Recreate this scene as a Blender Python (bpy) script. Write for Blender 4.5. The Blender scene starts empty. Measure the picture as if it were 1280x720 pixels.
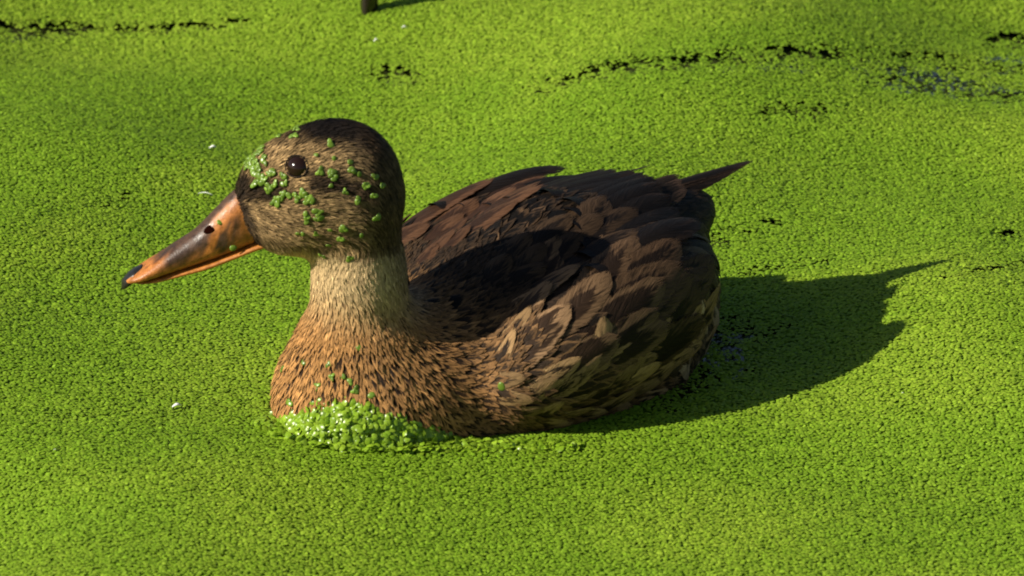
import bpy, math
import numpy as np
from mathutils import Vector, Matrix
R = math.radians
rng = np.random.default_rng(11)
scene = bpy.context.scene
COL = scene.collection

# ------------------------------------------------------------------ camera
PITCH, S, D = R(20.0), 2400.0, 4.0            # look-down angle, photo pixels per metre at the duck, camera distance
cam_d = bpy.data.cameras.new('camera'); cam = bpy.data.objects.new('camera', cam_d); COL.objects.link(cam)
CAM = np.array([0, -D*math.cos(PITCH), D*math.sin(PITCH)])
cam.location = CAM; cam.rotation_euler = (math.pi/2 - PITCH, 0, 0)
cam_d.sensor_width = 36; cam_d.lens = S*D/1280*36
cam_d.clip_start = .1; cam_d.clip_end = 500
cam_d.dof.use_dof = True; cam_d.dof.focus_distance = 3.9; cam_d.dof.aperture_fstop = 22
scene.camera = cam
scene.render.resolution_x, scene.render.resolution_y = 1024, 576

# ------------------------------------------------------------------ sky, sun, exposure
SUN_EL, SUN_AZ = R(31), R(21.5)       # elevation; shadows fall to +X turned SUN_AZ away from the camera
SH = np.array([math.cos(SUN_AZ), math.sin(SUN_AZ), 0])               # direction shadows fall
TOSUN = np.array([-SH[0]*math.cos(SUN_EL), -SH[1]*math.cos(SUN_EL), math.sin(SUN_EL)])
world = bpy.data.worlds.new('World'); scene.world = world; world.use_nodes = True
wn = world.node_tree.nodes; bg = wn['Background']
sky = wn.new('ShaderNodeTexSky'); sky.sky_type = 'NISHITA'; sky.sun_disc = False
sky.sun_elevation = SUN_EL; sky.sun_rotation = math.atan2(TOSUN[0], TOSUN[1])
world.node_tree.links.new(sky.outputs[0], bg.inputs[0]); bg.inputs[1].default_value = 0.05
sun_d = bpy.data.lights.new('sun', 'SUN'); sun_d.energy = 5.0; sun_d.angle = R(.6); sun_d.color = (1, .93, .80)
sun = bpy.data.objects.new('sun', sun_d); COL.objects.link(sun)
sun.rotation_euler = Vector(TOSUN).to_track_quat('Z', 'Y').to_euler(); sun.location = TOSUN*3
scene.view_settings.view_transform = 'Standard'; scene.view_settings.look = 'None'
scene.view_settings.gamma = 1; scene.view_settings.exposure = 0.6
scene.cycles.max_bounces = 6; scene.cycles.filter_width = 1.9

# ------------------------------------------------------------------ helpers
def P(px, py, Y):
    """world point on the plane Y for a pixel of the photograph"""
    d = ray(px, py); t = (Y-CAM[1])/d[1]
    return CAM + d*t
def ray(px, py):
    fw = np.array([0, math.cos(PITCH), -math.sin(PITCH)]); up = np.array([0, math.sin(PITCH), math.cos(PITCH)])
    d = fw*S*D + np.array([1., 0, 0])*(px-640) + up*(360-py)
    return d/np.linalg.norm(d)
def G(px, py, z=0):
    d = ray(px, py); t = (z-CAM[2])/d[2]
    return CAM + d*t
def nrm(v): return v/np.maximum(np.linalg.norm(v, axis=-1, keepdims=True), 1e-12)
def sm(a, b, x):
    t = np.clip((x-a)/(b-a), 0, 1); return t*t*(3-2*t)
def lerp(a, b, t): return a+(b-a)*t
_lat = np.random.default_rng(5).random((64, 64))
def vnoise(x, y):
    xi = np.floor(x).astype(int); yi = np.floor(y).astype(int); fx = x-xi; fy = y-yi
    fx = fx*fx*(3-2*fx); fy = fy*fy*(3-2*fy)
    g = lambda i, j: _lat[i % 64, j % 64]
    return lerp(lerp(g(xi, yi), g(xi+1, yi), fx), lerp(g(xi, yi+1), g(xi+1, yi+1), fx), fy)
def fbm(x, y, o=3): return sum(vnoise(x*2**i+i*17.3, y*2**i+i*9.1)*.5**i for i in range(o))/sum(.5**i for i in range(o))

def make_mesh(name, V, F, mat, uv=None, cols=None, smooth=True, normals=None):
    """V (n,3), F (m,k) -> mesh; uv per vertex, cols = {attr: (n,3)}"""
    me = bpy.data.meshes.new(name); V = np.asarray(V, dtype=np.float32); F = np.asarray(F, dtype=np.int32); k = F.shape[1]
    me.vertices.add(len(V)); me.vertices.foreach_set('co', V.ravel())
    me.loops.add(F.size); me.loops.foreach_set('vertex_index', F.ravel())
    me.polygons.add(len(F)); me.polygons.foreach_set('loop_start', np.arange(len(F), dtype=np.int32)*k)
    me.update(calc_edges=True)
    me.polygons.foreach_set('use_smooth', np.full(len(F), smooth))
    if uv is not None:
        l = me.uv_layers.new(name='UVMap'); l.data.foreach_set('uv', np.asarray(uv, dtype=np.float32)[F.ravel()].ravel())
    for a, c in (cols or {}).items():
        at = me.attributes.new(a, 'FLOAT_COLOR', 'POINT'); c = np.asarray(c, dtype=np.float32)
        at.data.foreach_set('color', np.concatenate([c, np.ones((len(c), 1), np.float32)], 1).ravel())
    me.materials.append(mat); me.update()
    return me
def link(name, me, parent=None, label=None, cat=None, group=None, kind=None):
    o = bpy.data.objects.new(name, me); COL.objects.link(o)
    if parent is not None: o.parent = parent
    for k, v in (('label', label), ('category', cat), ('group', group), ('kind', kind)):
        if v: o[k] = v
    return o

# ------------------------------------------------------------------ materials
class NT:
    def __init__(s, name):
        s.m = bpy.data.materials.new(name); s.m.use_nodes = True; s.t = s.m.node_tree; s.b = s.t.nodes['Principled BSDF']; s.out = s.t.nodes['Material Output']
    def n(s, typ, **kw):
        n = s.t.nodes.new(typ)
        for k, v in kw.items(): setattr(n, k, v)
        return n
    def l(s, a, b): s.t.links.new(a, b)
    def math(s, op, a, b=None, c=None, clamp=False):
        n = s.n('ShaderNodeMath', operation=op, use_clamp=clamp)
        for i, v in enumerate((a, b, c)):
            if v is None: continue
            if isinstance(v, (int, float)): n.inputs[i].default_value = v
            else: s.l(v, n.inputs[i])
        return n.outputs[0]
    def mix(s, f, a, b, blend='MIX'):
        n = s.n('ShaderNodeMix', data_type='RGBA', blend_type=blend)
        for i, v in ((0, f), (6, a), (7, b)):
            if isinstance(v, (int, float)): n.inputs[i].default_value = v
            elif isinstance(v, tuple): n.inputs[i].default_value = (*v, 1)
            else: s.l(v, n.inputs[i])
        return n.outputs[2]
    def attr(s, name): return s.n('ShaderNodeAttribute', attribute_name=name)
    def noise(s, vec, scale, detail=2, rough=.5):
        n = s.n('ShaderNodeTexNoise'); n.inputs['Scale'].default_value = scale; n.inputs['Detail'].default_value = detail; n.inputs['Roughness'].default_value = rough
        if vec is not None: s.l(vec, n.inputs['Vector'])
        return n.outputs['Fac']
    def smooth(s, x, a, b, lo=0., hi=1.):
        n = s.n('ShaderNodeMapRange', interpolation_type='SMOOTHSTEP'); s.l(x, n.inputs[0])
        for i, v in ((1, a), (2, b), (3, lo), (4, hi)): n.inputs[i].default_value = v
        return n.outputs[0]

def mat_feather(fray):
    k = NT('large_feather' if fray else 'feather'); ac, ae, ap = k.attr('cc'), k.attr('ce'), k.attr('pat')
    uv = k.n('ShaderNodeUVMap', uv_map='UVMap'); sx = k.n('ShaderNodeSeparateXYZ'); k.l(uv.outputs[0], sx.inputs[0])
    s_ = k.math('ABSOLUTE', sx.outputs[0]); t_ = sx.outputs[1]
    px = k.n('ShaderNodeSeparateColor'); k.l(ap.outputs['Color'], px.inputs[0])      # r: dark-centre size, g: random, b: barring
    perp = k.math('SUBTRACT', k.math('MULTIPLY', t_, 26), k.math('MULTIPLY', s_, 9)); along = k.math('ADD', t_, s_)
    cv = k.n('ShaderNodeCombineXYZ'); k.l(perp, cv.inputs[0]); k.l(k.math('MULTIPLY', along, 1.6), cv.inputs[1]); k.l(k.math('MULTIPLY', px.outputs[1], 40), cv.inputs[2])
    barb = k.noise(cv.outputs[0], 1.0, 3, .65)
    cv2 = k.n('ShaderNodeCombineXYZ'); k.l(sx.outputs[0], cv2.inputs[0]); k.l(t_, cv2.inputs[1]); k.l(k.math('MULTIPLY', px.outputs[1], 71), cv2.inputs[2])
    blot = k.noise(cv2.outputs[0], 2.6, 3)
    # distance to the edge: 0 on the shaft near the root, 1 on the rim
    e = k.math('POWER', k.math('ADD', k.math('POWER', s_, 3.), k.math('POWER', t_, 5.)), .333)
    e = k.math('ADD', e, k.math('MULTIPLY', k.math('SUBTRACT', blot, .5), 1.15)); e = k.math('ADD', e, k.math('MULTIPLY', k.math('SUBTRACT', barb, .5), .45))
    edge = k.math('SUBTRACT', e, px.outputs[0]); edge = k.smooth(edge, -.10, .14)
    # inner pale U of the flank feathers
    ring = k.math('ABSOLUTE', k.math('SUBTRACT', e, k.math('MULTIPLY', px.outputs[0], .52))); ring = k.math('MULTIPLY', k.smooth(ring, .05, .16, 1, 0), px.outputs[2])
    edge = k.math('MAXIMUM', edge, ring)
    col = k.mix(edge, ac.outputs['Color'], ae.outputs['Color'])
    br = k.smooth(barb, .25, .75, .62, 1.35); mm = k.n('ShaderNodeCombineColor'); [k.l(br, mm.inputs[i]) for i in range(3)]
    col = k.mix(1.0, col, mm.outputs[0], 'MULTIPLY')
    k.l(col, k.b.inputs['Base Color']); k.b.inputs['Roughness'].default_value = .55; k.b.inputs['Specular IOR Level'].default_value = .10
    k.b.inputs['Sheen Weight'].default_value = 0.
    bm = k.n('ShaderNodeBump'); bm.inputs['Strength'].default_value = .55; bm.inputs['Distance'].default_value = .0012
    k.l(barb, bm.inputs['Height']); k.l(bm.outputs[0], k.b.inputs['Normal'])
    if fray:                                                        # loose barbs: the rim breaks up into fine slits
        rim = k.math('MAXIMUM', k.math('POWER', s_, 1.3), k.math('POWER', t_, 2.2)); rim = k.math('ADD', rim, k.math('MULTIPLY', k.math('SUBTRACT', barb, .5), .75))
        k.l(k.smooth(rim, .86, .98, 1, 0), k.b.inputs['Alpha'])
    return k.m
def mat_skin():
    k = NT('under_plumage'); a = k.attr('cc'); tc = k.n('ShaderNodeTexCoord')
    n = k.noise(tc.outputs['Object'], 420, 3); k.l(k.mix(k.smooth(n, .3, .7), (.01, .007, .005), a.outputs['Color']), k.b.inputs['Base Color'])
    k.b.inputs['Roughness'].default_value = .8; k.b.inputs['Specular IOR Level'].default_value = .1
    return k.m
def mat_bill():
    k = NT('bill_horn'); a = k.attr('cc'); tc = k.n('ShaderNodeTexCoord')
    n = k.noise(tc.outputs['Object'], 260, 4, .6); n2 = k.noise(tc.outputs['Object'], 900, 2)
    br = k.smooth(n, .3, .72, .62, 1.2); mm = k.n('ShaderNodeCombineColor'); [k.l(br, mm.inputs[i]) for i in range(3)]
    k.l(k.mix(1, a.outputs['Color'], mm.outputs[0], 'MULTIPLY'), k.b.inputs['Base Color'])
    k.l(k.smooth(n, .3, .7, .36, .6), k.b.inputs['Roughness']); k.b.inputs['Subsurface Weight'].default_value = .08; k.b.inputs['Subsurface Radius'].default_value = (.004, .0015, .0006); k.b.inputs['Subsurface Scale'].default_value = 1.
    bm = k.n('ShaderNodeBump'); bm.inputs['Strength'].default_value = .25; bm.inputs['Distance'].default_value = .0006; k.l(n2, bm.inputs['Height']); k.l(bm.outputs[0], k.b.inputs['Normal'])
    return k.m
def mat_plain(name, c, rough=.5, spec=.5, coat=0):
    k = NT(name); tc = k.n('ShaderNodeTexCoord'); n = k.noise(tc.outputs['Object'], 500, 3)
    k.l(k.mix(n, tuple(x*.7 for x in c), tuple(min(1, x*1.3) for x in c)), k.b.inputs['Base Color'])
    k.b.inputs['Roughness'].default_value = rough; k.b.inputs['Specular IOR Level'].default_value = spec; k.b.inputs['Coat Weight'].default_value = coat; k.b.inputs['Coat Roughness'].default_value = .03
    return k.m
def mat_frond(name, wet):
    k = NT(name); a = k.attr('cc'); tc = k.n('ShaderNodeTexCoord')
    n = k.noise(tc.outputs['Object'], 900, 2); br = k.smooth(n, .3, .7, .8, 1.18); mm = k.n('ShaderNodeCombineColor'); [k.l(br, mm.inputs[i]) for i in range(3)]
    c = k.mix(1, a.outputs['Color'], mm.outputs[0], 'MULTIPLY'); k.l(c, k.b.inputs['Base Color'])
    k.b.inputs['Roughness'].default_value = .3 if wet else .55; k.b.inputs['Specular IOR Level'].default_value = .5 if wet else .22
    tr = k.n('ShaderNodeBsdfTranslucent'); k.l(c, tr.inputs[0]); mx = k.n('ShaderNodeMixShader'); mx.inputs[0].default_value = .34
    k.l(k.b.outputs[0], mx.inputs[1]); k.l(tr.outputs[0], mx.inputs[2]); k.l(mx.outputs[0], k.out.inputs[0])
    return k.m
def mat_water():
    k = NT('pond_water'); tc = k.n('ShaderNodeTexCoord'); n = k.noise(tc.outputs['Object'], 60, 3)
    k.l(k.mix(n, (.026, .034, .010), (.045, .052, .016)), k.b.inputs['Base Color']); k.b.inputs['Roughness'].default_value = .08; k.b.inputs['IOR'].default_value = 1.33
    bm = k.n('ShaderNodeBump'); bm.inputs['Strength'].default_value = .1; bm.inputs['Distance'].default_value = .002; k.l(k.noise(tc.outputs['Object'], 25, 2), bm.inputs['Height']); k.l(bm.outputs[0], k.b.inputs['Normal'])
    return k.m
def mat_matfar():
    k = NT('far_duckweed'); tc = k.n('ShaderNodeTexCoord'); v = k.n('ShaderNodeTexVoronoi'); v.inputs['Scale'].default_value = 380; k.l(tc.outputs['Object'], v.inputs['Vector'])
    n = k.noise(tc.outputs['Object'], 6, 3)
    c = k.mix(n, (.16, .28, .014), (.22, .34, .022)); c = k.mix(k.smooth(v.outputs['Distance'], .3, .75), c, (.07, .13, .008)); k.l(c, k.b.inputs['Base Color']); k.b.inputs['Roughness'].default_value = .8; k.b.inputs['Specular IOR Level'].default_value = .08
    bm = k.n('ShaderNodeBump'); bm.inputs['Distance'].default_value = .002; bm.invert = True; k.l(v.outputs['Distance'], bm.inputs['Height']); k.l(bm.outputs[0], k.b.inputs['Normal'])
    return k.m
M_FE, M_FRAY, M_SKIN, M_BILL = mat_feather(False), mat_feather(True), mat_skin(), mat_bill()
M_WEED, M_WET, M_WATER, M_FAR = mat_frond('duckweed', False), mat_frond('wet_duckweed', True), mat_water(), mat_matfar()
M_EYE = mat_plain('dark_eye', (.014, .006, .004), .12, .3, 0); M_LID = mat_plain('eyelid_skin', (.010, .007, .005), .8, .1)
M_NAIL = mat_plain('black_bill_nail', (.012, .010, .009), .3); M_NOSTRIL = mat_plain('nostril_opening', (.010, .0022, .0012), .9, 0)
M_WOOD = mat_plain('wet_dark_wood', (.016, .011, .008), .14); M_FLUFF = mat_plain('pale_down', (.65, .66, .62), .7)

# ------------------------------------------------------------------ pond: water, duckweed
def wave(X, Y):
    """gentle swell of the floating mat (metres)"""
    h = .0040*np.sin((X*.55+Y*.83)*2*math.pi/.33+.6) + .0034*np.sin((X*.93-Y*.37)*2*math.pi/.27+2.1) + .0010*np.sin((X*.2+Y*.98)*2*math.pi/.15+1.2)
    h += -.009*np.cos(2*math.pi*(X+.04+.12*np.sin(Y*4))/.5)*.8
    h += .008*(fbm(X*5+3.1, Y*4.2+8.2, 2)-.5)
    d = np.hypot(X+.02, Y+.14); return (h*sm(.10, .34, d)+h*.15)*(1-sm(.30, .40, np.abs(X)))*(1-sm(.55, .63, Y))*(1-sm(.42, .50, -Y))
def water_part():
    gx = np.concatenate([[-60, -10, -2, -.6], np.linspace(-.4, .4, 81), [.6, 2, 10, 60]]); gy = np.concatenate([[-60, -10, -2, -.7], np.linspace(-.52, .66, 119), [.8, 2, 10, 60]]); X, Y = np.meshgrid(gx, gy, indexing='ij'); ny = len(gy)
    I = (np.arange(len(gx)-1)[:, None]*ny+np.arange(ny-1)[None]).ravel(); X = X.ravel(); Y = Y.ravel()
    me = make_mesh('pond_water', np.stack([X, Y, wave(X, Y)-.006], 1), np.stack([I, I+ny, I+ny+1, I+1], 1), M_WATER)
    link('pond_water', me, kind='structure', label='dark pond water showing through gaps in the duckweed')
    x0, x1, y0, y1 = -.41, .41, -.51, .70
    V = [(x0, y0), (x1, y0), (x1, y1), (x0, y1), (-40, -40), (40, -40), (40, 40), (-40, 40)]
    me = make_mesh('distant_duckweed', [(x, y, -.003) for x, y in V], [(4, 5, 1, 0), (5, 6, 2, 1), (6, 7, 3, 2), (7, 4, 0, 3)], M_FAR, smooth=False)
    link('distant_duckweed', me, kind='stuff', label='duckweed cover stretching on over the rest of the pond', cat='duckweed')
    return x0, x1, y0, y1
x0, x1, y0, y1 = water_part()
# open slits in the mat: photo pixel ends, half thickness (m, along Y), strength
SLITS = [((-20, 35), (75, 35), .011, 1.0), ((75, 34), (300, 27), .006, .75), ((690, 103), (780, 78), .010, .9), ((770, 80), (905, 76), .007, .75), ((880, 72), (1065, 66), .010, .95),
         ((760, 92), (1000, 84), .007, .6), ((1040, 62), (1160, 70), .010, .7), ((1105, 98), (1175, 86), .016, .85), ((1150, 100), (1250, 116), .017, 1.0), ((1180, 78), (1290, 80), .016, .7), ((1255, 48), (1290, 52), .014, 1.0),
         ((490, 89), (503, 94), .008, 1.3), ((960, 130), (1040, 136), .012, .55), ((880, 296), (890, 300), .006, 1.0), ((905, 288), (935, 288), .003, .8), ((940, 336), (1040, 322), .007, .5), ((955, 275), (970, 277), .003, .7),
         ((1185, 345), (1300, 325), .006, .75), ((1250, 290), (1285, 291), .006, .8), ((30, 215), (90, 205), .006, .5), ((120, 255), (170, 240), .008, .45), ((20, 385), (130, 365), .006, .45), ((60, 520), (140, 520), .006, .4),
         ((850, 490), (930, 420), .022, .55), ((870, 440), (905, 405), .012, .6)]
def GW(px, py):
    g = G(px, py)
    for _ in range(3): g = G(px, py, float(wave(g[0], g[1])))
    return g
def slit_mask(X, Y):
    m = np.zeros_like(X)
    for (a, b, r, st) in SLITS:
        A, B = GW(*a)[:2], GW(*b)[:2]; ab = B-A; t = np.clip(((X-A[0])*ab[0]+(Y-A[1])*ab[1])/(ab@ab), 0, 1)
        d = np.hypot((X-A[0]-t*ab[0])*1.0, (Y-A[1]-t*ab[1])); m = np.maximum(m, st*np.exp(-(d/(r*1.35))**2))
    return m
def frond_template(nr=8):
    """one oval, slightly domed frond: unit length along x"""
    an = np.arange(nr)/nr*2*math.pi
    ring = np.stack([np.cos(an)*.5*(1+.10*np.cos(an)), np.sin(an)*.40, np.full(nr, -.05)], 1)
    V = np.concatenate([ring, [[0.02, 0, .085]]]); F = [(i, (i+1) % nr, nr) for i in range(nr)]
    return V, np.array(F)
def fronds_mesh(name, pos, normal, size, mat, cols, nr=8, tilt=.3, dome=1.0, r=rng):
    n = len(pos); V0, F0 = frond_template(nr); V0 = V0*np.array([1, 1, dome])
    N = nrm(normal + r.normal(0, tilt, (n, 3))); N[:, 2] = np.where(N[:, 2] < .15, .15, N[:, 2]) if normal[:, 2].min() > .5 else N[:, 2]; N = nrm(N)
    rnd = r.normal(size=(n, 3)); T = nrm(np.cross(N, rnd)); B = np.cross(N, T)
    V = pos[:, None, :] + size[:, None, None]*(V0[None, :, 0:1]*T[:, None] + V0[None, :, 1:2]*B[:, None] + V0[None, :, 2:3]*N[:, None])
    F = F0[None] + (np.arange(n)*len(V0))[:, None, None]
    return make_mesh(name, V.reshape(-1, 3), F.reshape(-1, 3), mat, cols={'cc': np.repeat(cols, len(V0), 0)})
def weed_cols(n, r=rng, bright=1.0):
    t = r.random((n, 1)); h = r.normal(0, 1, (n, 1))
    c = lerp(np.array([.205, .350, .016]), np.array([.285, .425, .030]), t)*np.exp(h*.10)*bright
    return c
def lay_duckweed():
    sp = .00168; gx, gy = np.meshgrid(np.arange(x0, x1, sp), np.arange(y0, y1, sp)); X = gx.ravel(); Y = gy.ravel()
    X = X + rng.uniform(-.6, .6, X.size)*sp; Y = Y + rng.uniform(-.6, .6, Y.size)*sp
    m = slit_mask(X, Y); brk = .3*fbm(X*50, Y*75, 2)+.7*fbm(X*250, Y*170, 2); keep = rng.random(X.size) > np.clip(1.15*m, 0, .9)*sm(.46-.07*m, .58-.07*m, brk)
    # nothing grows under the duck's hull or where the pile stands
    L = np.stack([X-F0W[0], Y-F0W[1]], 1); u = L@A_[:2]; v = L@N_[:2]
    keep &= ~(((u-.13)/.118)**2+(v/.072)**2 < 1)
    X, Y, m = X[keep], Y[keep], m[keep]
    e = .002; h = wave(X, Y); hx = (wave(X+e, Y)-h)/e; hy = (wave(X, Y+e)-h)/e
    nor = nrm(np.stack([-hx, -hy, np.ones_like(hx)], 1))
    size = rng.uniform(.0018, .0032, X.size); z = h + rng.uniform(-.0003, .0003, X.size)
    c = weed_cols(X.size); pt = fbm(X*9+2, Y*9+5, 3)[:, None]; c = c*lerp(np.array([.86, .92, .8]), np.array([1.12, 1.06, 1.15]), sm(.3, .7, pt))
    me = fronds_mesh('duckweed', np.stack([X, Y, z], 1), nor, size, M_WEED, c, nr=6, tilt=.17, dome=1.5)
    g = .0032; ax, ay = np.arange(x0, x1+g/2, g), np.arange(y0, y1+g/2, g); gx, gy = np.meshgrid(ax, ay, indexing='ij'); nx, ny = gx.shape; X = gx.ravel(); Y = gy.ravel()
    bad = slit_mask(X, Y)+.9*(fbm(X*150, Y*110, 2)-.5) > .52; I = (np.arange(nx-1)[:, None]*ny+np.arange(ny-1)[None]).ravel(); Q = np.stack([I, I+ny, I+ny+1, I+1], 1); Q = Q[~bad[Q].any(1)]
    link('duckweed_underlayer', make_mesh('duckweed_underlayer', np.stack([X, Y, wave(X, Y)-.0009], 1), Q, M_FAR), kind='stuff', label='lower layer of packed duckweed under the top fronds', cat='duckweed')
    link('duckweed', me, kind='stuff', label='bright green carpet of tiny duckweed fronds covering the pond', cat='duckweed')
# ------------------------------------------------------------------ duck: frame and body field
TH = R(40)
A_ = np.array([math.cos(TH), math.sin(TH), 0])        # towards the tail
N_ = np.array([math.sin(TH), -math.cos(TH), 0])       # towards the flank that faces the camera
F0W = np.array([-.121, -.225, 0])                     # breast front on the water
K_ = np.array([0, 0, 1.])
def LW(u, v, z): return F0W + np.multiply.outer(np.asarray(u, float), A_) + np.multiply.outer(np.asarray(v, float), N_) + np.multiply.outer(np.asarray(z, float), K_)
def WL(p): q = p-F0W; return q@A_, q@N_, q[..., 2]
YH = -.196                                            # the head's middle plane
HEADC = P(412, 228, YH); BILLB = P(302, 278, YH)
YAW = R(2); HX = np.array([-math.cos(YAW), -math.sin(YAW), 0]); HY = np.array([math.sin(YAW), -math.cos(YAW), 0])   # bill-wards, camera-wards
def ell(p, c, ax, r):
    q = p-c; q = np.stack([q@a for a in ax], -1); r = np.array(r)
    k0 = np.linalg.norm(q/r, axis=-1); k1 = np.linalg.norm(q/r**2, axis=-1); return k0*(k0-1)/np.maximum(k1, 1e-9)
def cone(p, a, b, ra, rb, sq=None):
    ab = b-a; t = np.clip((p-a)@ab/(ab@ab), 0, 1); return np.linalg.norm(p-a-t[..., None]*ab, axis=-1)-lerp(ra, rb, t)
def smin(a, b, k):
    h = np.clip(.5+.5*(b-a)/k, 0, 1); return lerp(b, a, h)-k*h*(1-h)
BAX = (A_, N_, K_)
def tilt_ax(ang, yaw=0):
    a = A_*math.cos(ang)+K_*math.sin(ang); a = nrm(a+N_*math.sin(yaw)); z = nrm(np.cross(a, np.cross(K_, a)*1.0)); y = nrm(np.cross(z, a)); return (a, -y if y@N_ < 0 else y, z)
HAX = (nrm(HX*math.cos(R(-24))+K_*math.sin(R(-24))), HY, nrm(K_*math.cos(R(-24))-HX*math.sin(R(-24))))
def f_body(p):
    d = ell(p, LW(.162, 0, .014), tilt_ax(R(6)), (.102, .074, .059))
    d = smin(d, ell(p, LW(.070, 0, .008), BAX, (.053, .050, .044)), .024)
    d = smin(d, ell(p, LW(.199, 0, .028), BAX, (.062, .059, .054)), .03)
    d = smin(d, ell(p, LW(.240, 0, .026), BAX, (.039, .039, .034)), .02)
    ta = tilt_ax(R(2)); d = smin(d, ell(p, LW(.242, 0, .062), ta, (.045, .026, .0145)), .02)
    # neck and head
    n1, n2, n3, n4 = LW(.063, 0, .030), P(447, 425, -.190), P(449, 345, -.192), P(449, 258, -.196)
    nk = cone(p, n1, n2, .031, .0232); nk = smin(nk, cone(p, n2, n3, .0240, .0203), .012); nk = smin(nk, cone(p, n3, n4, .0203, .0205), .012)
    d = smin(d, nk, .020)
    hd = ell(p, P(412, 229, YH), HAX, (.0350, .0250, .0318)); hd = smin(hd, ell(p, P(376, 264, YH), HAX, (.0270, .0195, .0195)), .012)
    hd = smin(hd, ell(p, P(338, 243, YH), HAX, (.0180, .0105, .0135)), .014)
    hd = smin(hd, ell(p, P(352, 217, YH), HAX, (.0185, .0125, .0150)), .010)
    return smin(d, hd, .012)
WINGC = {s: LW(.172, s*.055, .037) for s in (1, -1)}
def f_wing(p, s):
    return ell(p, WINGC[s], tilt_ax(R(13), s*R(-6)), (.078, .033, .036))
def f_all(p): return smin(smin(f_body(p), f_wing(p, 1), .010), f_wing(p, -1), .010)
def grad(f, p, e=6e-4):
    g = np.empty(p.shape)
    for i in range(3):
        d = np.zeros(3); d[i] = e; g[..., i] = f(p+d)-f(p-d)
    return g/(2*e)
def proj(p, f=None, it=2):
    f = f or f_all
    for _ in range(it):
        g = grad(f, p); p = p - g*(f(p)/np.maximum((g**2).sum(-1), .05))[..., None]
    return p
def hit(px, py, f=None):
    """where the ray of a photo pixel meets the duck"""
    f = f or f_all; d = ray(px, py); t = 3.2
    for _ in range(120):
        p = CAM+d*t; s = float(f(p[None])[0]); t += s*.8
        if abs(s) < 1e-5: break
        if t > 5: return None
    return CAM+d*t
def cast(u, phi, zc=.03):
    """point of the plumage surface at length u, angle phi round the body (0 = back, + = camera side)"""
    u = np.asarray(u, float); phi = np.asarray(phi, float)
    o = LW(u, 0*u, 0*u+zc); d = np.multiply.outer(np.sin(phi), N_)+np.multiply.outer(np.cos(phi), K_); t = np.full(u.shape, .16)
    for _ in range(40): t = t-np.clip(f_all(o+d*t[..., None]), -.01, .02)*.7
    return o+d*t[..., None]
def surface_nets(f, lo, hi, h):
    ax = [np.arange(lo[i], hi[i]+h, h) for i in range(3)]; g = np.stack(np.meshgrid(*ax, indexing='ij'), -1); v = f(g.reshape(-1, 3)).reshape(g.shape[:3])
    ins = v < 0; c = [n-1 for n in v.shape]; acc = np.zeros((*c, 3)); cnt = np.zeros(c)
    for a in range(3):
        for b in (0, 1):
            for d in (0, 1):
                o0 = [0, 0, 0]; oth = [i for i in range(3) if i != a]; o0[oth[0]] = b; o0[oth[1]] = d; o1 = list(o0); o1[a] = 1
                s0 = tuple(slice(o0[i], o0[i]+c[i]) for i in range(3)); s1 = tuple(slice(o1[i], o1[i]+c[i]) for i in range(3))
                x = ins[s0] != ins[s1]; t = np.where(x, v[s0]/np.where(x, v[s0]-v[s1], 1), 0)
                pt = g[s0]+(g[s1]-g[s0])*t[..., None]; acc += np.where(x[..., None], pt, 0); cnt += x
    on = cnt > 0; idx = np.full(c, -1); idx[on] = np.arange(on.sum()); V = acc[on]/cnt[on][:, None]; Fs = []
    for a in range(3):
        b, d = [(1, 2), (2, 0), (0, 1)][a]
        sl0 = [slice(None)]*3; sl1 = [slice(None)]*3; sl0[a] = slice(0, -1); sl1[a] = slice(1, None)
        x = ins[tuple(sl0)] != ins[tuple(sl1)]; I = np.argwhere(x); ok = (I[:, b] > 0) & (I[:, d] > 0) & (I[:, b] < v.shape[b]-1) & (I[:, d] < v.shape[d]-1); I = I[ok]
        def cell(db, dd): J = I.copy(); J[:, b] -= db; J[:, d] -= dd; return idx[J[:, 0], J[:, 1], J[:, 2]]
        q = np.stack([cell(1, 1), cell(0, 1), cell(0, 0), cell(1, 0)], 1); fl = ~ins[I[:, 0], I[:, 1], I[:, 2]]; q[fl] = q[fl][:, ::-1]; Fs.append(q)
    return V, np.concatenate(Fs)
lay_duckweed()

# ------------------------------------------------------------------ plumage colours (albedo, with some shade painted in), by place on the bird
def C(*c): return np.array(c, float)
def flow(p):
    """direction the feathers lie in, root to tip"""
    u, v, z = WL(p)
    g = np.tile(A_, (len(p), 1)) + np.outer(np.zeros(len(p)), K_)
    nb = LW(.060, 0, .085); rad = nrm(p-nb)                                             # fanning out from the neck's foot
    wb = (1-sm(.055, .125, u)); d = lerp(nrm(g+K_*.06), nrm(rad+A_*.25), wb[:, None])
    wn_ = sm(.070, .092, z)*(1-sm(.085, .11, u)); d = lerp(d, np.tile(-K_, (len(p), 1)), wn_[:, None])
    hr = nrm(p-P(290, 262, YH)); back = sm(.02, .055, -(p-HEADC)@HX+.02); hr = nrm(hr*(1-back[:, None]*.6)-K_*(.75*back+.12)[:, None])
    wh = sm(.094, .104, z); d = lerp(d, hr, wh[:, None])
    vent = sm(.185, .225, u)*(1-sm(.05, .075, z)); d = d - K_*(vent*1.1)[:, None]
    return d
def head_xy(p):
    """pixel-like profile coordinates of a head point: x to the right, y down, photo pixels"""
    q = p-HEADC; return 412-(q@HX)*2400, 228-q[:, 2]*2256
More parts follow.
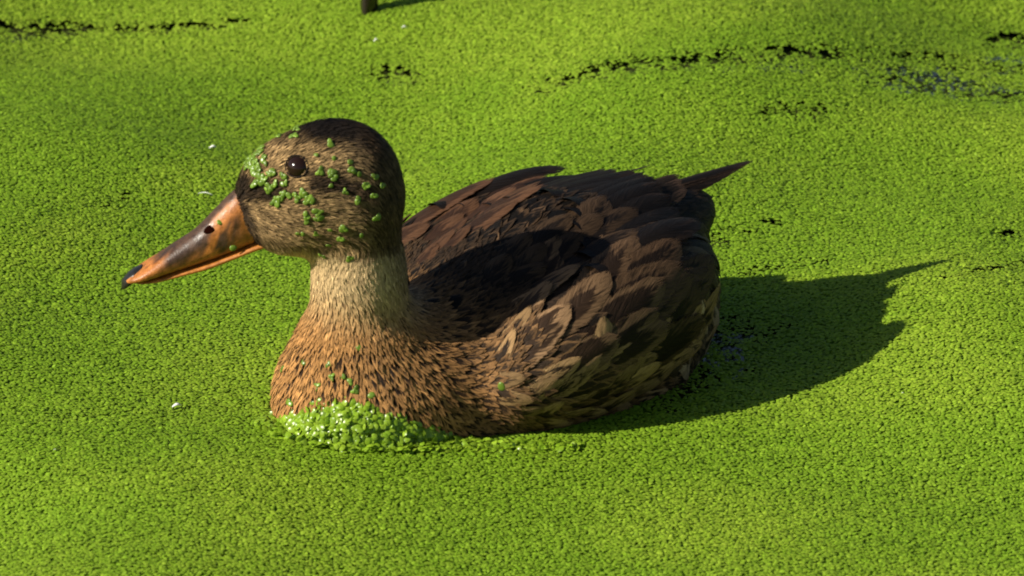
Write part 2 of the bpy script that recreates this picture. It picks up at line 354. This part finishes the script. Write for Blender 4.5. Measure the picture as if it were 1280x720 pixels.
def zone(p, r=rng):
    """centre colour, edge colour, dark-centre size, length, width, lift for small body feathers"""
    u, v, z = WL(p); n = len(p); x, y = head_xy(p)
    cc = np.tile(C(.020, .010, .005), (n, 1)); ce = np.tile(C(.36, .180, .060), (n, 1))
    pat = np.full(n, .62); L = np.full(n, .0145); W = np.full(n, .0034); lift = np.full(n, .0012)
    t = sm(.056, .098, u); cc = lerp(cc, C(.028, .017, .010), t[:, None]); ce = lerp(ce, C(.135, .074, .032), t[:, None]); L = lerp(L, .021, t); W = lerp(W, .0065, t); pat = lerp(pat, .74, t)
    t = sm(.06, .085, z)*(1-sm(.09, .12, u)); pale = C(.54, .38, .19)
    cc = lerp(cc, C(.20, .12, .055), t[:, None]); ce = lerp(ce, pale, t[:, None]); pat = lerp(pat, .42, t); L = lerp(L, .0085, t); W = lerp(W, .0018, t); lift = lerp(lift, .0007, t)
    # nape: darker back of the neck, spread to paint in the neck's shaded side
    nape = t*sm(-.25, .45, nrm(grad(f_body, p))@A_); cc = lerp(cc, C(.05, .03, .016), nape[:, None]*.8); ce = lerp(ce, C(.20, .13, .07), nape[:, None]*.75)
    h = sm(.0965, .1005, z)[:, None]
    hc, he = np.tile(C(.045, .026, .012), (n, 1)), np.tile(C(.38, .245, .11), (n, 1))
    cr = sm(8, -10, y-(181-np.clip(x-330, 0, 90)*.07+np.maximum(x-430, 0)*.35)); hc = lerp(hc, C(.0025, .0018, .0014), cr[:, None]); he = lerp(he, C(.009, .0055, .0038), cr[:, None])    # crown
    ey = (1-sm(5, 13, np.abs(y-(211+(x-371)*.10))))*sm(368, 376, x)*(1-sm(455, 495, x)); lo = (1-sm(6, 15, np.abs(y-(232-(x-320)*.30))))*sm(296, 306, x)*(1-sm(345, 362, x))
    st = np.maximum(ey, lo)[:, None]*.95; hc = lerp(hc, C(.006, .004, .003), st); he = lerp(he, C(.035, .021, .012), st)
    nb = sm(405, 470, x)[:, None]*.9; hc = lerp(hc, C(.014, .009, .006), nb); he = lerp(he, C(.10, .06, .03), nb)  # back of the head: dark feathers, deepened by shading painted into the colour
    bb = np.maximum(1-sm(5, 13, x-(297+np.maximum(y-245, 0)*.42)), 1-sm(6, 15, np.hypot(x-334, y-300)))[:, None]*.9; hc = lerp(hc, C(.004, .003, .002), bb); he = lerp(he, C(.02, .012, .008), bb)
    ck = sm(.42, .66, fbm(x*.10+y*.03, y*.26-x*.03, 3))[:, None]; hc = lerp(hc*.55, hc, ck); he = lerp(he*.58, he*1.15, ck)
    thr = (sm(288, 304, y)*(1-sm(400, 450, x)))[:, None]; hc = lerp(hc, C(.20, .12, .05), thr); he = lerp(he, C(.50, .35, .17), thr)
    cc = lerp(cc, hc, h); ce = lerp(ce, he, h); h = h[:, 0]
    pat = lerp(pat, .50, h); L = lerp(L, .0075, h); W = lerp(W, .00105, h); lift = lerp(lift, .0006, h)
    back = sm(.078, .105, u)*sm(.040, .055, z)*(1-h); cc = lerp(cc, C(.0045, .0034, .0026), back[:, None]); ce = lerp(ce, C(.03, .018, .010), back[:, None])
    vent = sm(.19, .22, u)*(1-sm(.055, .075, z)); cc = lerp(cc, C(.012, .008, .005), vent[:, None]); ce = lerp(ce, C(.10, .065, .033), vent[:, None]); W = lerp(W, .006, vent)
    q = np.exp(r.normal(0, .22, (n, 1))); return cc*q, ce*q, pat+r.normal(0, .06, n), L*r.uniform(.8, 1.25, n), W*r.uniform(.8, 1.25, n), lift*r.uniform(.6, 1.5, n)

def feathers(root, dirs, L, W, lift, cc, ce, pat, bar=None, nl=4, nw=1, tip=4., rootw=.55, camber=.18, spread=.10, f=None, follow=True, wander=.0, sink=.0005, bend=None, r=rng):
    """arrays for n feathers that lie along the surface; returns V (n,rows*cols,3), F, uv, colours"""
    f = f or f_all; n = len(root); rows = nl+1; cols = 2*nw+1; p = root.copy(); V = np.empty((n, rows, cols, 3)); ts = np.linspace(0, 1, rows); jit = r.normal(0, wander, (n, 1))
    ss = np.linspace(-1, 1, cols); nn = nrm(grad(f, p)); d = dirs
    for i, t in enumerate(ts):
        if i:
            step = (L/nl)[:, None]
            if follow:
                d = nrm(flow(p) if callable(follow) is False and follow == 'flow' else d)
                nn = nrm(grad(f, p)); d = d-nn*(d*nn).sum(-1, keepdims=True); d = nrm(d); b = np.cross(nn, d); d = nrm(d+b*jit/nl)
                q = p+d*step; pq = proj(q, f, 1); dv = pq-q; ln = np.linalg.norm(dv, axis=-1, keepdims=True); p = q+dv*np.minimum(1, .35*step/np.maximum(ln, 1e-9))
            else:
                d = nrm(d + (bend if bend is not None else 0)*1.0/nl); p = p+d*step
        b = nrm(np.cross(nn, d)); w = W*(rootw+(1-rootw)*min(1, (t/.45)**.8 if t else 0))*max(1-t**tip, 0)**.5*.5
        w = np.maximum(w, W*.03)
        off = -sink+lift*(t**1.3)*1.0+sink*t
        for j, s in enumerate(ss):
            V[:, i, j] = p+b*(w*s)[:, None]+nn*(off-camber*w*abs(s)*abs(s))[:, None] + d*(L*spread*.0)[:, None]
    F = np.array([(i*cols+j, i*cols+j+1, (i+1)*cols+j+1, (i+1)*cols+j) for i in range(nl) for j in range(2*nw)])
    uv = np.array([(s, t) for t in ts for s in ss])
    pt = np.stack([pat, r.random(n), bar if bar is not None else np.zeros(n)], 1)
    return V.reshape(n, -1, 3), F, uv, cc, ce, pt
def join_feathers(name, data, parent, **kw):
    V, F, uv, cc, ce, pt = data; n, m = V.shape[:2]; FF = (F[None]+(np.arange(n)*m)[:, None, None]).reshape(-1, 4)
    me = make_mesh(name, V.reshape(-1, 3), FF, M_FE, np.tile(uv, (n, 1)), {'cc': np.repeat(cc, m, 0), 'ce': np.repeat(ce, m, 0), 'pat': np.repeat(pt, m, 0)})
    return link(name, me, parent, **kw)
def single_feathers(name, data, parent):
    V, F, uv, cc, ce, pt = data; m = V.shape[1]
    for i in range(len(V)):
        me = make_mesh(name, V[i], F, M_FRAY, uv, {'cc': np.repeat(cc[i:i+1], m, 0), 'ce': np.repeat(ce[i:i+1], m, 0), 'pat': np.repeat(pt[i:i+1], m, 0)})
        link(name, me, parent)

# ------------------------------------------------------------------ the duck
duck = link('duck', None, label='brown speckled female mallard duck swimming through green duckweed', cat='duck'); duck.location = (0, 0, 0)
V, Fq = surface_nets(lambda p: f_body(p)+.0006, LW(.13, 0, .06)-np.array([.17, .15, .11]), LW(.13, 0, .06)+np.array([.15, .17, .12]), .0032)
cb, ceb, *_ = zone(V); link('body', make_mesh('body', V, Fq, M_SKIN, cols={'cc': lerp(cb, ceb, .35)}), duck)
wings = {}
for s in (1, -1):
    c = WINGC[s]; V2, F2 = surface_nets(lambda p: f_wing(p, s)+.0008, c-np.array([.12, .12, .07]), c+np.array([.12, .12, .07]), .003)
    wings[s] = link('wing', make_mesh('wing', V2, F2, M_SKIN, cols={'cc': np.tile(C(.03, .018, .011), (len(V2), 1))}), duck)
    wings[s]['label'] = 'folded wing with buff edged feathers on the sunlit flank' if s > 0 else 'folded reddish brown wing behind the neck'

def sample(n, pred):
    """random points of the body surface"""
    q = V[Fq]; ar = np.linalg.norm(np.cross(q[:, 1]-q[:, 0], q[:, 3]-q[:, 0]), axis=1); w = ar*pred(q.mean(1)); i = rng.choice(len(Fq), n, p=w/w.sum()); a, b = rng.random((2, n, 1))
    return proj(lerp(lerp(q[i, 0], q[i, 1], a), lerp(q[i, 3], q[i, 2], a), b))
def plumage(name, n, pred, label, **kw):
    p = sample(n, pred); cc, ce, pat, L, W, li = zone(p); d = flow(p)
    join_feathers(name, feathers(p, d, L, W, li, cc, ce, pat, follow='flow', wander=.35, **kw), duck, kind='stuff', label=label)
def inz(lo, hi): return lambda p: ((p[:, 2] > lo) & (p[:, 2] <= hi)).astype(float)
plumage('head_plumage', 11000, inz(.096, 1), 'short fine streaky feathers of the head', nl=3, tip=2.5, sink=.0004)
plumage('neck_plumage', 7000, lambda p: inz(.058, .1)(p)*(WL(p)[0] < .11), 'pale buff feathers of the neck', nl=3, tip=2.5, sink=.0005)
plumage('breast_plumage', 6000, lambda p: inz(-.012, .066)(p)*(WL(p)[0] < .12), 'rufous breast feathers with dark centres', nl=4, tip=3)
plumage('back_plumage', 2600, lambda p: inz(-.012, .12)(p)*(WL(p)[0] > .10), 'small brown feathers of the body', nl=4, tip=3)

def layout(u0, u1, nu, p0, p1, npn, ju=.004, jp=4):
    us, ps = np.meshgrid(np.linspace(u0, u1, nu), np.linspace(R(p0), R(p1), npn)); us = us + (np.arange(npn)[:, None] % 2)*(u1-u0)/max(nu-1, 1)*.5
    u = (us+rng.uniform(-ju, ju, us.shape)).ravel(); ph = (ps+rng.uniform(-R(jp), R(jp), ps.shape)).ravel(); o = np.argsort(-u); return u[o], ph[o]
def vary(c, n, s=.2): return np.tile(c, (n, 1))*np.exp(rng.normal(0, s, (n, 1)))
# flanks
for s in (1, -1):
    u, ph = layout(.088 if s > 0 else .10, .205, 11, s*(86 if s > 0 else 94), s*116, 6)
    p = cast(u, ph); n = len(p); t = rng.random(n)
    d = nrm(np.tile(A_, (n, 1))+np.outer(.22-.25*sm(.14, .2, u), K_)+rng.normal(0, .10, (n, 3)))
    L = lerp(.028, .050, sm(.05, .16, u))*rng.uniform(.85, 1.15, n); W = L*rng.uniform(.32, .42, n)
    single_feathers('flank_feather', feathers(p, d, L, W, rng.uniform(.001, .0035, n), vary(C(.018, .0105, .006), n), vary(C(.23, .14, .062), n, .22), rng.uniform(.48, .68, n), bar=(rng.random(n) < .55)*.9, nl=9, nw=2, tip=2.4, wander=.45), duck)
    # rear flank and vent, hanging; pale share raised to paint in a sunlit patch
    u, ph = layout(.195, .250, 6, s*35, s*112, 7); p = cast(u, ph, .035); n = len(p)
    d = nrm(np.tile(A_*.45-K_*.8, (n, 1))+rng.normal(0, .12, (n, 3))+ s*N_*.0); L = rng.uniform(.026, .042, n); pale = ((rng.random(n) < .65) & (np.abs(ph) > R(66)))[:, None]
    single_feathers('vent_feather', feathers(p, d, L, L*.36, rng.uniform(.001, .003, n), np.where(pale, vary(C(.085, .055, .032), n), vary(C(.012, .009, .006), n)), np.where(pale, vary(C(.36, .25, .145), n), vary(C(.055, .037, .020), n)), rng.uniform(.35, .6, n), nl=8, nw=2, tip=3.5, wander=.3), duck)
# rump
u, ph = layout(.195, .262, 7, -70, 70, 9); p = cast(u, ph, .04); n = len(p)
single_feathers('rump_feather', feathers(p, nrm(np.tile(A_+K_*.1, (n, 1))+rng.normal(0, .08, (n, 3))), rng.uniform(.022, .032, n), rng.uniform(.011, .014, n), rng.uniform(.0008, .002, n), vary(C(.0045, .0036, .003), n), vary(C(.012, .008, .0055), n), rng.uniform(.7, .85, n), nl=5, nw=2), duck)
# tail
nt = 12
for i in range(nt):
    a = (i-(nt-1)/2)/((nt-1)/2); base = LW(.252, a*.0055, .0775-abs(a)*.003)[None]; d = nrm(A_+K_*.02+N_*a*.05)[None]; L = np.array([.072-.036*abs(a)])
    single_feathers('tail_feather', feathers(base, d, L, np.array([.0095]), np.array([.0]), vary(C(.008, .0052, .0035), 1), vary(C(.022, .013, .008), 1), np.array([.72]), nl=9, nw=2, tip=1.3, f=lambda q, a=a: (q-base[0])@nrm(K_-A_*.3+N_*a*.5), follow=False, bend=K_*-.04, camber=.25), duck)
# mantle between the wings
u, ph = layout(.078, .200, 12, -40, 40, 9); p = cast(u, ph, .03); n = len(p)
single_feathers('mantle_feather', feathers(p, nrm(np.tile(A_, (n, 1))+rng.normal(0, .08, (n, 3))), rng.uniform(.020, .027, n), rng.uniform(.010, .013, n), rng.uniform(.001, .0022, n), vary(C(.005, .0038, .003), n), vary(C(.065, .038, .020), n, .35), rng.uniform(.78, .98, n), nl=5, nw=2), duck)
# scapulars, wing coverts, tertials, primaries on each wing
for s in (1, -1):
    wg = wings[s]
    u, ph = layout(.096, .160, 6, s*40, s*90, 5); p = cast(u, ph); n = len(p); k = sm(.06, .16, u)
    d = nrm(np.tile(A_, (n, 1))+np.outer(.14*np.ones(n), K_)-s*N_*.10+rng.normal(0, .06, (n, 3)))
    L = lerp(.038, .064, k)*rng.uniform(.9, 1.12, n); W = L*rng.uniform(.38, .46, n)
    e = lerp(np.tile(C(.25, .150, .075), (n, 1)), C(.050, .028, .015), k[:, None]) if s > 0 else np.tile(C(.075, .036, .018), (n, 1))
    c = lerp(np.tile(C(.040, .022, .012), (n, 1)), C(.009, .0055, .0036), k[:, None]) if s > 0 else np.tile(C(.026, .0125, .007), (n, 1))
    inn = (1-sm(R(50), R(68), np.abs(ph)))[:, None]*(1 if s > 0 else 0); e = lerp(e, C(.030, .018, .010), inn*.9); c = lerp(c, C(.007, .0048, .0035), inn*.9)  # inner near-side scapulars darkened: shadow painted into their colour
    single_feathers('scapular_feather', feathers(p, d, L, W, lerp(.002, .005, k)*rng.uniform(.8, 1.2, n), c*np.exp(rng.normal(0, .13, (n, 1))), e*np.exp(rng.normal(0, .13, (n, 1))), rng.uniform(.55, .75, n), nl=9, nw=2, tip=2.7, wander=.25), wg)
    nn_ = 6
    u = np.linspace(.158, .188, nn_)[::-1]; ph = R(1)*s*np.linspace(58, 10, nn_)[::-1]; p = cast(u, ph)+K_*.004; n = nn_
    d = nrm(np.tile(A_, (n, 1))+K_*.12-s*N_*.14)
    single_feathers('tertial_feather', feathers(p, d, np.linspace(.062, .078, n), np.full(n, .027), np.linspace(.007, .010, n), vary(C(.0062, .0042, .003), n, .12), vary(C(.016, .0095, .006), n, .12), np.full(n, .86), nl=10, nw=3, tip=4., camber=.32, wander=.05), wg)
    n = 4; p = LW(np.linspace(.212, .220, n), s*np.linspace(.018, .026, n), np.linspace(.083, .079, n)); d = nrm(np.tile(A_+K_*.04-s*N_*.16, (n, 1)))
    single_feathers('primary_feather', feathers(p, d, np.linspace(.050, .038, n), np.full(n, .012), np.zeros(n), vary(C(.016, .011, .008), n), vary(C(.05, .03, .02), n), np.full(n, .8), nl=7, nw=2, tip=2.4, f=lambda q: (q-p[0])@nrm(K_+s*N_*.5), follow=False, bend=K_*.02), wg)

# bill: upper and lower mandible lofted along the head plane
def loft(sec, nr, mat, name, parent, colf):
    """sec: list of (centre line x px, top py, bottom py, half width m)"""
    sec = np.array(sec, float); tt = np.linspace(0, len(sec)-1, 40); S4 = np.stack([np.interp(tt, np.arange(len(sec)), sec[:, i]) for i in range(4)], 1)
    for _ in range(2): S4[1:-1] = (S4[:-2]+2*S4[1:-1]+S4[2:])/4
    an = np.arange(nr)/nr*2*math.pi; VV = []; PP = []
    o = P(302, 278, YH)
    for (px, yt, yb, w) in S4:
        fx = (302-px)/2510/math.cos(YAW); zt = o[2]+(278-yt)/2360; zb = o[2]+(278-yb)/2360
        for a in an:
            cy, cz = math.sin(a), math.cos(a); cy = math.copysign(abs(cy)**.8, cy)
            zz = (zt+zb)/2+(zt-zb)/2*math.copysign(abs(cz)**(1.0 if cz > 0 else .6), cz)
            VV.append(o+HX*fx+HY*w*cy+K_*(zz-o[2])); PP.append((px, (zt-zz)/max(zt-zb, 1e-6), cy))
    n = len(S4); F = [(i*nr+j, (i+1)*nr+j, (i+1)*nr+(j+1) % nr, i*nr+(j+1) % nr) for i in range(n-1) for j in range(nr)]
    VV = np.array(VV); PP = np.array(PP); me = make_mesh(name, VV, F, mat, cols={'cc': colf(PP, VV)}); me.flip_normals()
    return link(name, me, parent)
ORANGE, DARKB = C(.42, .145, .026), C(.030, .017, .011)
def upper_col(q, w):
    px, dv, sd = q.T; nz = fbm(w[:, 0]*260, w[:, 2]*260, 3)-.5
    sad = sm(192, 216, px+nz*26)*(1-sm(256, 274, px+nz*16))*(1-sm(.52, .86, dv+nz*.6)); cul = (1-sm(.03, .12, dv+nz*.08))*sm(180, 205, px); low = 1-sm(9, 22, np.hypot((px-281), (dv-.62)*60)+nz*22)
    c = lerp(np.tile(ORANGE, (len(px), 1)), DARKB, (np.clip(np.maximum(np.maximum(sad, cul), low), 0, 1)*.93)[:, None]); return c*(1+nz[:, None]*.6)
bill = loft([(335, 236, 296, .0080), (315, 231, 302, .0092), (298, 235, 309, .0099), (285, 246, 314, .0096), (271, 260, 319, .0092), (246, 286, 327, .0088), (225, 299, 333, .0090), (202, 315, 339, .0100), (182, 328, 344, .0106), (168, 337, 347, .0090), (160, 341, 349, .0055), (155, 346, 350, .0020)], 28, M_BILL, 'bill', duck, upper_col)
bill['label'] = 'orange bill with a dark brown saddle and black tip'
low = loft([(340, 296, 303, .0078), (320, 299, 309, .0082), (296, 309, 318, .0082), (259, 323, 332, .0080), (225, 332, 340, .0082), (200, 339, 346, .0084), (178, 345, 349, .0068), (168, 347, 349, .0035)], 20, M_BILL, 'lower_mandible', bill, lambda q, w: np.tile(C(.42, .15, .02), (len(q), 1)))
nail = loft([(178, 329, 344, .0046), (168, 333.5, 349, .0062), (161, 338.5, 354, .0056), (156, 343.5, 358, .0040), (152.5, 348, 359, .0016)], 16, M_NAIL, 'bill_nail', bill, lambda q, w: np.zeros((len(q), 3)))
def ellipsoid(name, c, ax, r, mat, parent, nu=20, nv=12):
    th = np.linspace(0, math.pi, nv); VV = []; 
    for t in th:
        for k in range(nu): a = k/nu*2*math.pi; VV.append(c+ax[0]*r[0]*math.sin(t)*math.cos(a)+ax[1]*r[1]*math.sin(t)*math.sin(a)+ax[2]*r[2]*math.cos(t))
    F = [(i*nu+j, (i+1)*nu+j, (i+1)*nu+(j+1) % nu, i*nu+(j+1) % nu) for i in range(nv-1) for j in range(nu)]
    me = make_mesh(name, VV, F, mat); me.validate(); return link(name, me, parent)
fb = nrm(HX-K_*.55)
for s in (1, -1):
    c = P(264, 279, YH)+HY*s*.0079
    ellipsoid('nostril', c, (fb, nrm(HY*s*.8+K_*.5+HX*.3), nrm(np.cross(fb, nrm(HY*s*.8+K_*.5+HX*.3)))), (.0042, .0006, .0021), M_NOSTRIL, bill)
# eyes: on the surface of the head, with lids
eN = hit(371, 208, f_body); nE = nrm(grad(f_body, eN[None]))[0]; q = eN-HEADC; mir = lambda w: w-2*HY*(w@HY)
for s in (1, -1):
    c, nn = (eN-nE*.0020, nE) if s > 0 else (HEADC+mir(q)-mir(nE)*.0020, mir(nE))
    t1 = nrm(np.cross(K_, nn)); t2 = np.cross(nn, t1)
    eye = ellipsoid('eye', c, (t1, t2, nn), (.0059, .0055, .0048), M_EYE, duck, 24, 16)
    an = np.arange(28)/28*2*math.pi; VV = []; mi = 8
    for a in an:
        for b in range(mi):
            be = b/mi*2*math.pi; rr = .0056+.0006*math.cos(be); VV.append(c+(t1*math.cos(a)*1.05+t2*math.sin(a)*.95)*rr+nn*(.0016+.0008*math.sin(be)))
    F = [(i*mi+j, i*mi+(j+1) % mi, ((i+1) % 28)*mi+(j+1) % mi, ((i+1) % 28)*mi+j) for i in range(28) for j in range(mi)]
    link('eyelid', make_mesh('eyelid', VV, F, M_LID), eye)

# ------------------------------------------------------------------ duckweed stuck to the duck
def hi_frond(k):
    """a duckweed plant: one to three flat fronds that hang together"""
    r = np.random.default_rng(40+k); nr = 10; an = np.arange(nr)/nr*2*math.pi; Vv = []; F = []; cs = []
    for q in range((1, 2, 2, 3, 1, 2)[k]):
        ang = q*2.2+r.uniform(-.3, .3); off = np.array([math.cos(ang), math.sin(ang), 0])*(.40 if q else 0); sc = (1, .8, .62)[q]; tl = r.normal(0, .16, 2); o = sum(len(v) for v in Vv); rings = []
        for rad, z in ((1.0, -.09), (.94, .0), (.6, .055), (.25, .07)):
            x = np.cos(an)*.5*rad*(1+.14*np.cos(an)+r.normal(0, .03, nr)); y = np.sin(an)*.40*rad*(1+r.normal(0, .03, nr)); rings.append(np.stack([x, y, z+x*tl[0]+y*tl[1]+q*.03], 1))
        v = np.concatenate(rings+[[[0, 0, .07+q*.03]]])*sc; ca, sa = math.cos(ang), math.sin(ang); v = np.stack([v[:, 0]*ca-v[:, 1]*sa, v[:, 0]*sa+v[:, 1]*ca, v[:, 2]], 1)+off; Vv.append(v)
        for a in range(3):
            for i in range(nr): F += [(o+a*nr+i, o+a*nr+(i+1) % nr, o+(a+1)*nr+(i+1) % nr), (o+a*nr+i, o+(a+1)*nr+(i+1) % nr, o+(a+1)*nr+i)]
        F += [(o+3*nr+i, o+3*nr+(i+1) % nr, o+4*nr) for i in range(nr)]; cs.append(np.tile(C(.19, .31, .035)*math.exp(r.normal(0, .2)), (len(v), 1)))
    return make_mesh('duckweed_frond', np.concatenate(Vv), F, M_WET, cols={'cc': np.concatenate(cs)})
FR = [hi_frond(k) for k in range(6)]
def stick(px, py, size, label, group, fld=None):
    p = hit(px, py, fld or f_all)
    if p is None: return
    n = nrm(grad(f_all, p[None]))[0]; n = nrm(n+rng.normal(0, .14, 3)); t = nrm(np.cross(n, rng.normal(size=3))); b = np.cross(n, t)
    o = link('duckweed_frond', FR[rng.integers(6)], None, label, 'duckweed', group)
    w = p+n*.0011; o.matrix_world = Matrix(((t[0]*size, b[0]*size, n[0]*size, w[0]), (t[1]*size, b[1]*size, n[1]*size, w[1]), (t[2]*size, b[2]*size, n[2]*size, w[2]), (0, 0, 0, 1)))
face = [(520+18*math.sin(k*2.4)+5*k, 190+24*math.cos(k*1.7)+7*k) for k in range(16)] + [(540+9*k, 250-11*k+14*math.sin(k*3.1)) for k in range(8)] + [(740, 98), (733, 106), (745, 108), (722, 132), (732, 128), (668, 132), (610, 132), (590, 185), (598, 192), (583, 200), (550, 210), (545, 222), (556, 226), (612, 215), (606, 226), (616, 236), (578, 238), (570, 250), (588, 256), (530, 240), (520, 250), (512, 240), (572, 275), (580, 284), (592, 268), (640, 270), (648, 278), (635, 282), (586, 312), (598, 316), (606, 306), (690, 290), (624, 322), (634, 334), (646, 326), (655, 318), (628, 345), (684, 320), (696, 318), (656, 376), (668, 384), (680, 374), (650, 392), (662, 400), (690, 356), (706, 362), (712, 372), (734, 360), (742, 374), (764, 346), (772, 362), (782, 376), (790, 388), (776, 392), (800, 380), (774, 438), (776, 456), (780, 470), (812, 426), (834, 430), (822, 460), (834, 454), (744, 514), (764, 516), (818, 516), (874, 164), (820, 206), (888, 216), (950, 232), (834, 272), (876, 270), (884, 282), (896, 290), (888, 300), (876, 324), (958, 262), (986, 278), (1052, 294), (1008, 322), (1014, 330), (930, 350), (984, 376), (982, 388), (1042, 364), (1076, 326), (924, 490), (920, 502), (910, 536), (872, 500), (996, 522), (950, 612), (864, 560), (838, 600), (850, 606), (548, 528), (552, 540), (520, 525), (1062, 452)]
def where(x, y):
    if y < 150: return 'on the dark crown'
    if x < 625 and y < 262: return 'in the cluster on the forehead'
    if x < 720 and y < 350: return 'in front of and below the eye'
    if x < 810 and y < 410: return 'in the row below the eye'
    if x > 810 and y < 250: return 'behind the eye, level with it'
    if x > 810 and y < 400: return 'behind and just below the eye'
    return 'on the cheek above the throat' if x > 700 else 'beside the mouth corner'
for (zx, zy) in face:
    stick(zx/3.2+140, zy/3.2+130, rng.uniform(.0026, .0041), 'tiny green duckweed plant on the duck head, ' + where(zx, zy), 'duckweed fronds stuck to the duck head')
for (px, py, lat, lab) in [(275, 270, .0086, 'tiny green duckweed frond lying on the bill beside the nostril'), (291, 302.5, .0093, 'tiny green duckweed frond stuck low on the bill near the mouth corner')]:
    o = link('duckweed_frond', FR[0], None, lab, 'duckweed'); w = P(px, py, YH)+HY*lat; o.location = w; o.scale = (.0038,)*3; o.rotation_euler = Vector(HY*.8+K_*(.6 if py < 300 else -.1)).to_track_quat('Z', 'Y').to_euler()
for (zx, zy) in [(208, 396), (290, 400), (332, 438), (354, 452), (384, 346), (140, 416), (372, 484), (424, 500), (296, 440), (160, 520), (250, 470)]:
    stick(zx/2.5725+300, zy/2.5725+300, rng.uniform(.003, .0042), 'small green duckweed frond stuck to the rufous breast feathers', 'duckweed fronds stuck to the breast')
stick(628, 483, .0052, 'single bright green duckweed frond stuck to the brown flank feathers', None)
# the heap pushed up by the breast
def pile():
    n = 5200; px = rng.uniform(322, 720, n); k = rng.random(n)
    top = np.interp(px, [325, 350, 380, 430, 455, 490, 520, 560, 620, 720], [529, 519, 508, 493, 496, 513, 527, 540, 547, 550]); bot = np.interp(px, [325, 360, 430, 500, 560, 720], [538, 556, 566, 567, 562, 556])
    py = lerp(top, bot, k); r1, r2 = rng.random((2, n)); ok = ~((px > 560) & (r1 < .45)) & ~((k < .35) & (r2 > .08+k*2.2+.35*fbm(px*.05, py*.09)))
    px, py, k = px[ok], py[ok], k[ok]; n = len(px); dr = np.array([ray(a, b) for a, b in zip(px, py)]); t = np.full(n, 3.4)
    for _ in range(60): t = np.minimum(t+f_body(CAM+dr*t[:, None])*.8, 5)
    h = CAM+dr*t[:, None]; tg = (.001-CAM[2])/dr[:, 2]; g = CAM+dr*tg[:, None]; onw = (t > tg) | (np.abs(f_body(h)) > .002)
    m = nrm(grad(f_body, h)); m[onw] = K_; pos = np.where(onw[:, None], g+K_*(wave(g[:, 0], g[:, 1])-.001+rng.uniform(0, .003, n)*np.where(px > 540, .3, 1))[:, None], h+m*(rng.uniform(0, .0045, n)*sm(0., .5, k))[:, None])+rng.normal(0, .0006, (n, 3)); nor = nrm(m+K_*.45)
    pos = np.array(pos); n = len(pos); c = weed_cols(n, bright=1.0)
    me = fronds_mesh('duckweed_heap', pos, np.array(nor), rng.uniform(.0030, .0046, n), M_WET, c, nr=9, tilt=.38, dome=1.3)
    link('duckweed_heap', me, kind='stuff', label='wet clump of duckweed pushed up against the breast of the duck', cat='duckweed')
pile()

# ------------------------------------------------------------------ small things on the water
def stub():
    base = G(460, 14); root = link('wooden_stake', None, label='dark wet wooden stake poking up out of the duckweed', cat='stake'); nr = 14; VV = []; F = []; rows = 12
    for i in range(rows):
        z = -.01+i/(rows-1)*.075
        for j in range(nr):
            a = j/nr*2*math.pi; r_ = .0046+.0009*math.sin(a*3+i*.7)+rng.normal(0, .00035); VV.append(base+np.array([math.cos(a)*r_+z*.04, math.sin(a)*r_, z]))
    F = [(i*nr+j, i*nr+(j+1) % nr, (i+1)*nr+(j+1) % nr, (i+1)*nr+j) for i in range(rows-1) for j in range(nr)]
    link('stem', make_mesh('stem', VV, F, M_WOOD), root)
    t = base+np.array([.0026, 0, .065]); n = 9; VV = []
    for i in range(2):
        for j in range(nr): a = j/nr*2*math.pi; r_ = (.0048, .0018)[i]; VV.append(t+np.array([math.cos(a)*r_, math.sin(a)*r_, (0, .0022)[i]]))
    VV.append(t+np.array([0, 0, .003])); F = [(j, (j+1) % nr, nr+(j+1) % nr) for j in range(nr)]+[(j, nr+(j+1) % nr, nr+j) for j in range(nr)]+[(nr+j, nr+(j+1) % nr, 2*nr) for j in range(nr)]
    link('stem_end', make_mesh('stem_end', VV, F, M_WOOD), root)
stub()
def sliver(px, py, ang, L, W, label, name, mat):
    c = G(px, py, .003); d = np.array([math.cos(ang), math.sin(ang), .03]); b = nrm(np.cross(K_, d)); VV = []; n = 7; nr = 6
    for i in range(n):
        t = i/(n-1); w = W*math.sin(math.pi*min(max(t, .06), .94))**.6; m = c+d*(t-.5)*L+np.array([0, 0, .0012*math.sin(t*3)])+b*.12*L*(t-.5)**2
        for j in range(nr): a = j/nr*2*math.pi; VV.append(m+b*math.cos(a)*w+K_*math.sin(a)*w*.5)
    F = [(i*nr+j, (i+1)*nr+j, (i+1)*nr+(j+1) % nr, i*nr+(j+1) % nr) for i in range(n-1) for j in range(nr)]
    link(name, make_mesh(name, VV, F, mat), None, label, 'debris')
sliver(266, 185, .1, .0042, .0011, 'tiny white fleck of down floating beyond the bill', 'down_fleck', M_FLUFF)
sliver(221, 508, .3, .0048, .0012, 'tiny white fleck of down floating in front of the breast', 'down_fleck', M_FLUFF)
sliver(256, 243, -.35, .0085, .0004, 'thin pale stalk lying on the duckweed above the bill', 'pale_stalk', M_FLUFF)
for (px, py, a, L_, where_) in ((470, 51, .4, .0028, 'near the dark wooden stake'), (505, 35, -.2, .0030, 'beyond the dark wooden stake'), (912, 36, .2, .0034, 'beyond the long slit of open water'), (69, 565, .5, .0030, 'well in front of the duckweed heap'), (1128, 494, .1, .0030, 'beyond the edge of the duck shadow')):
    sliver(px, py, a, L_, .0008, 'minute pale speck of debris floating ' + where_, 'pale_speck', M_FLUFF)
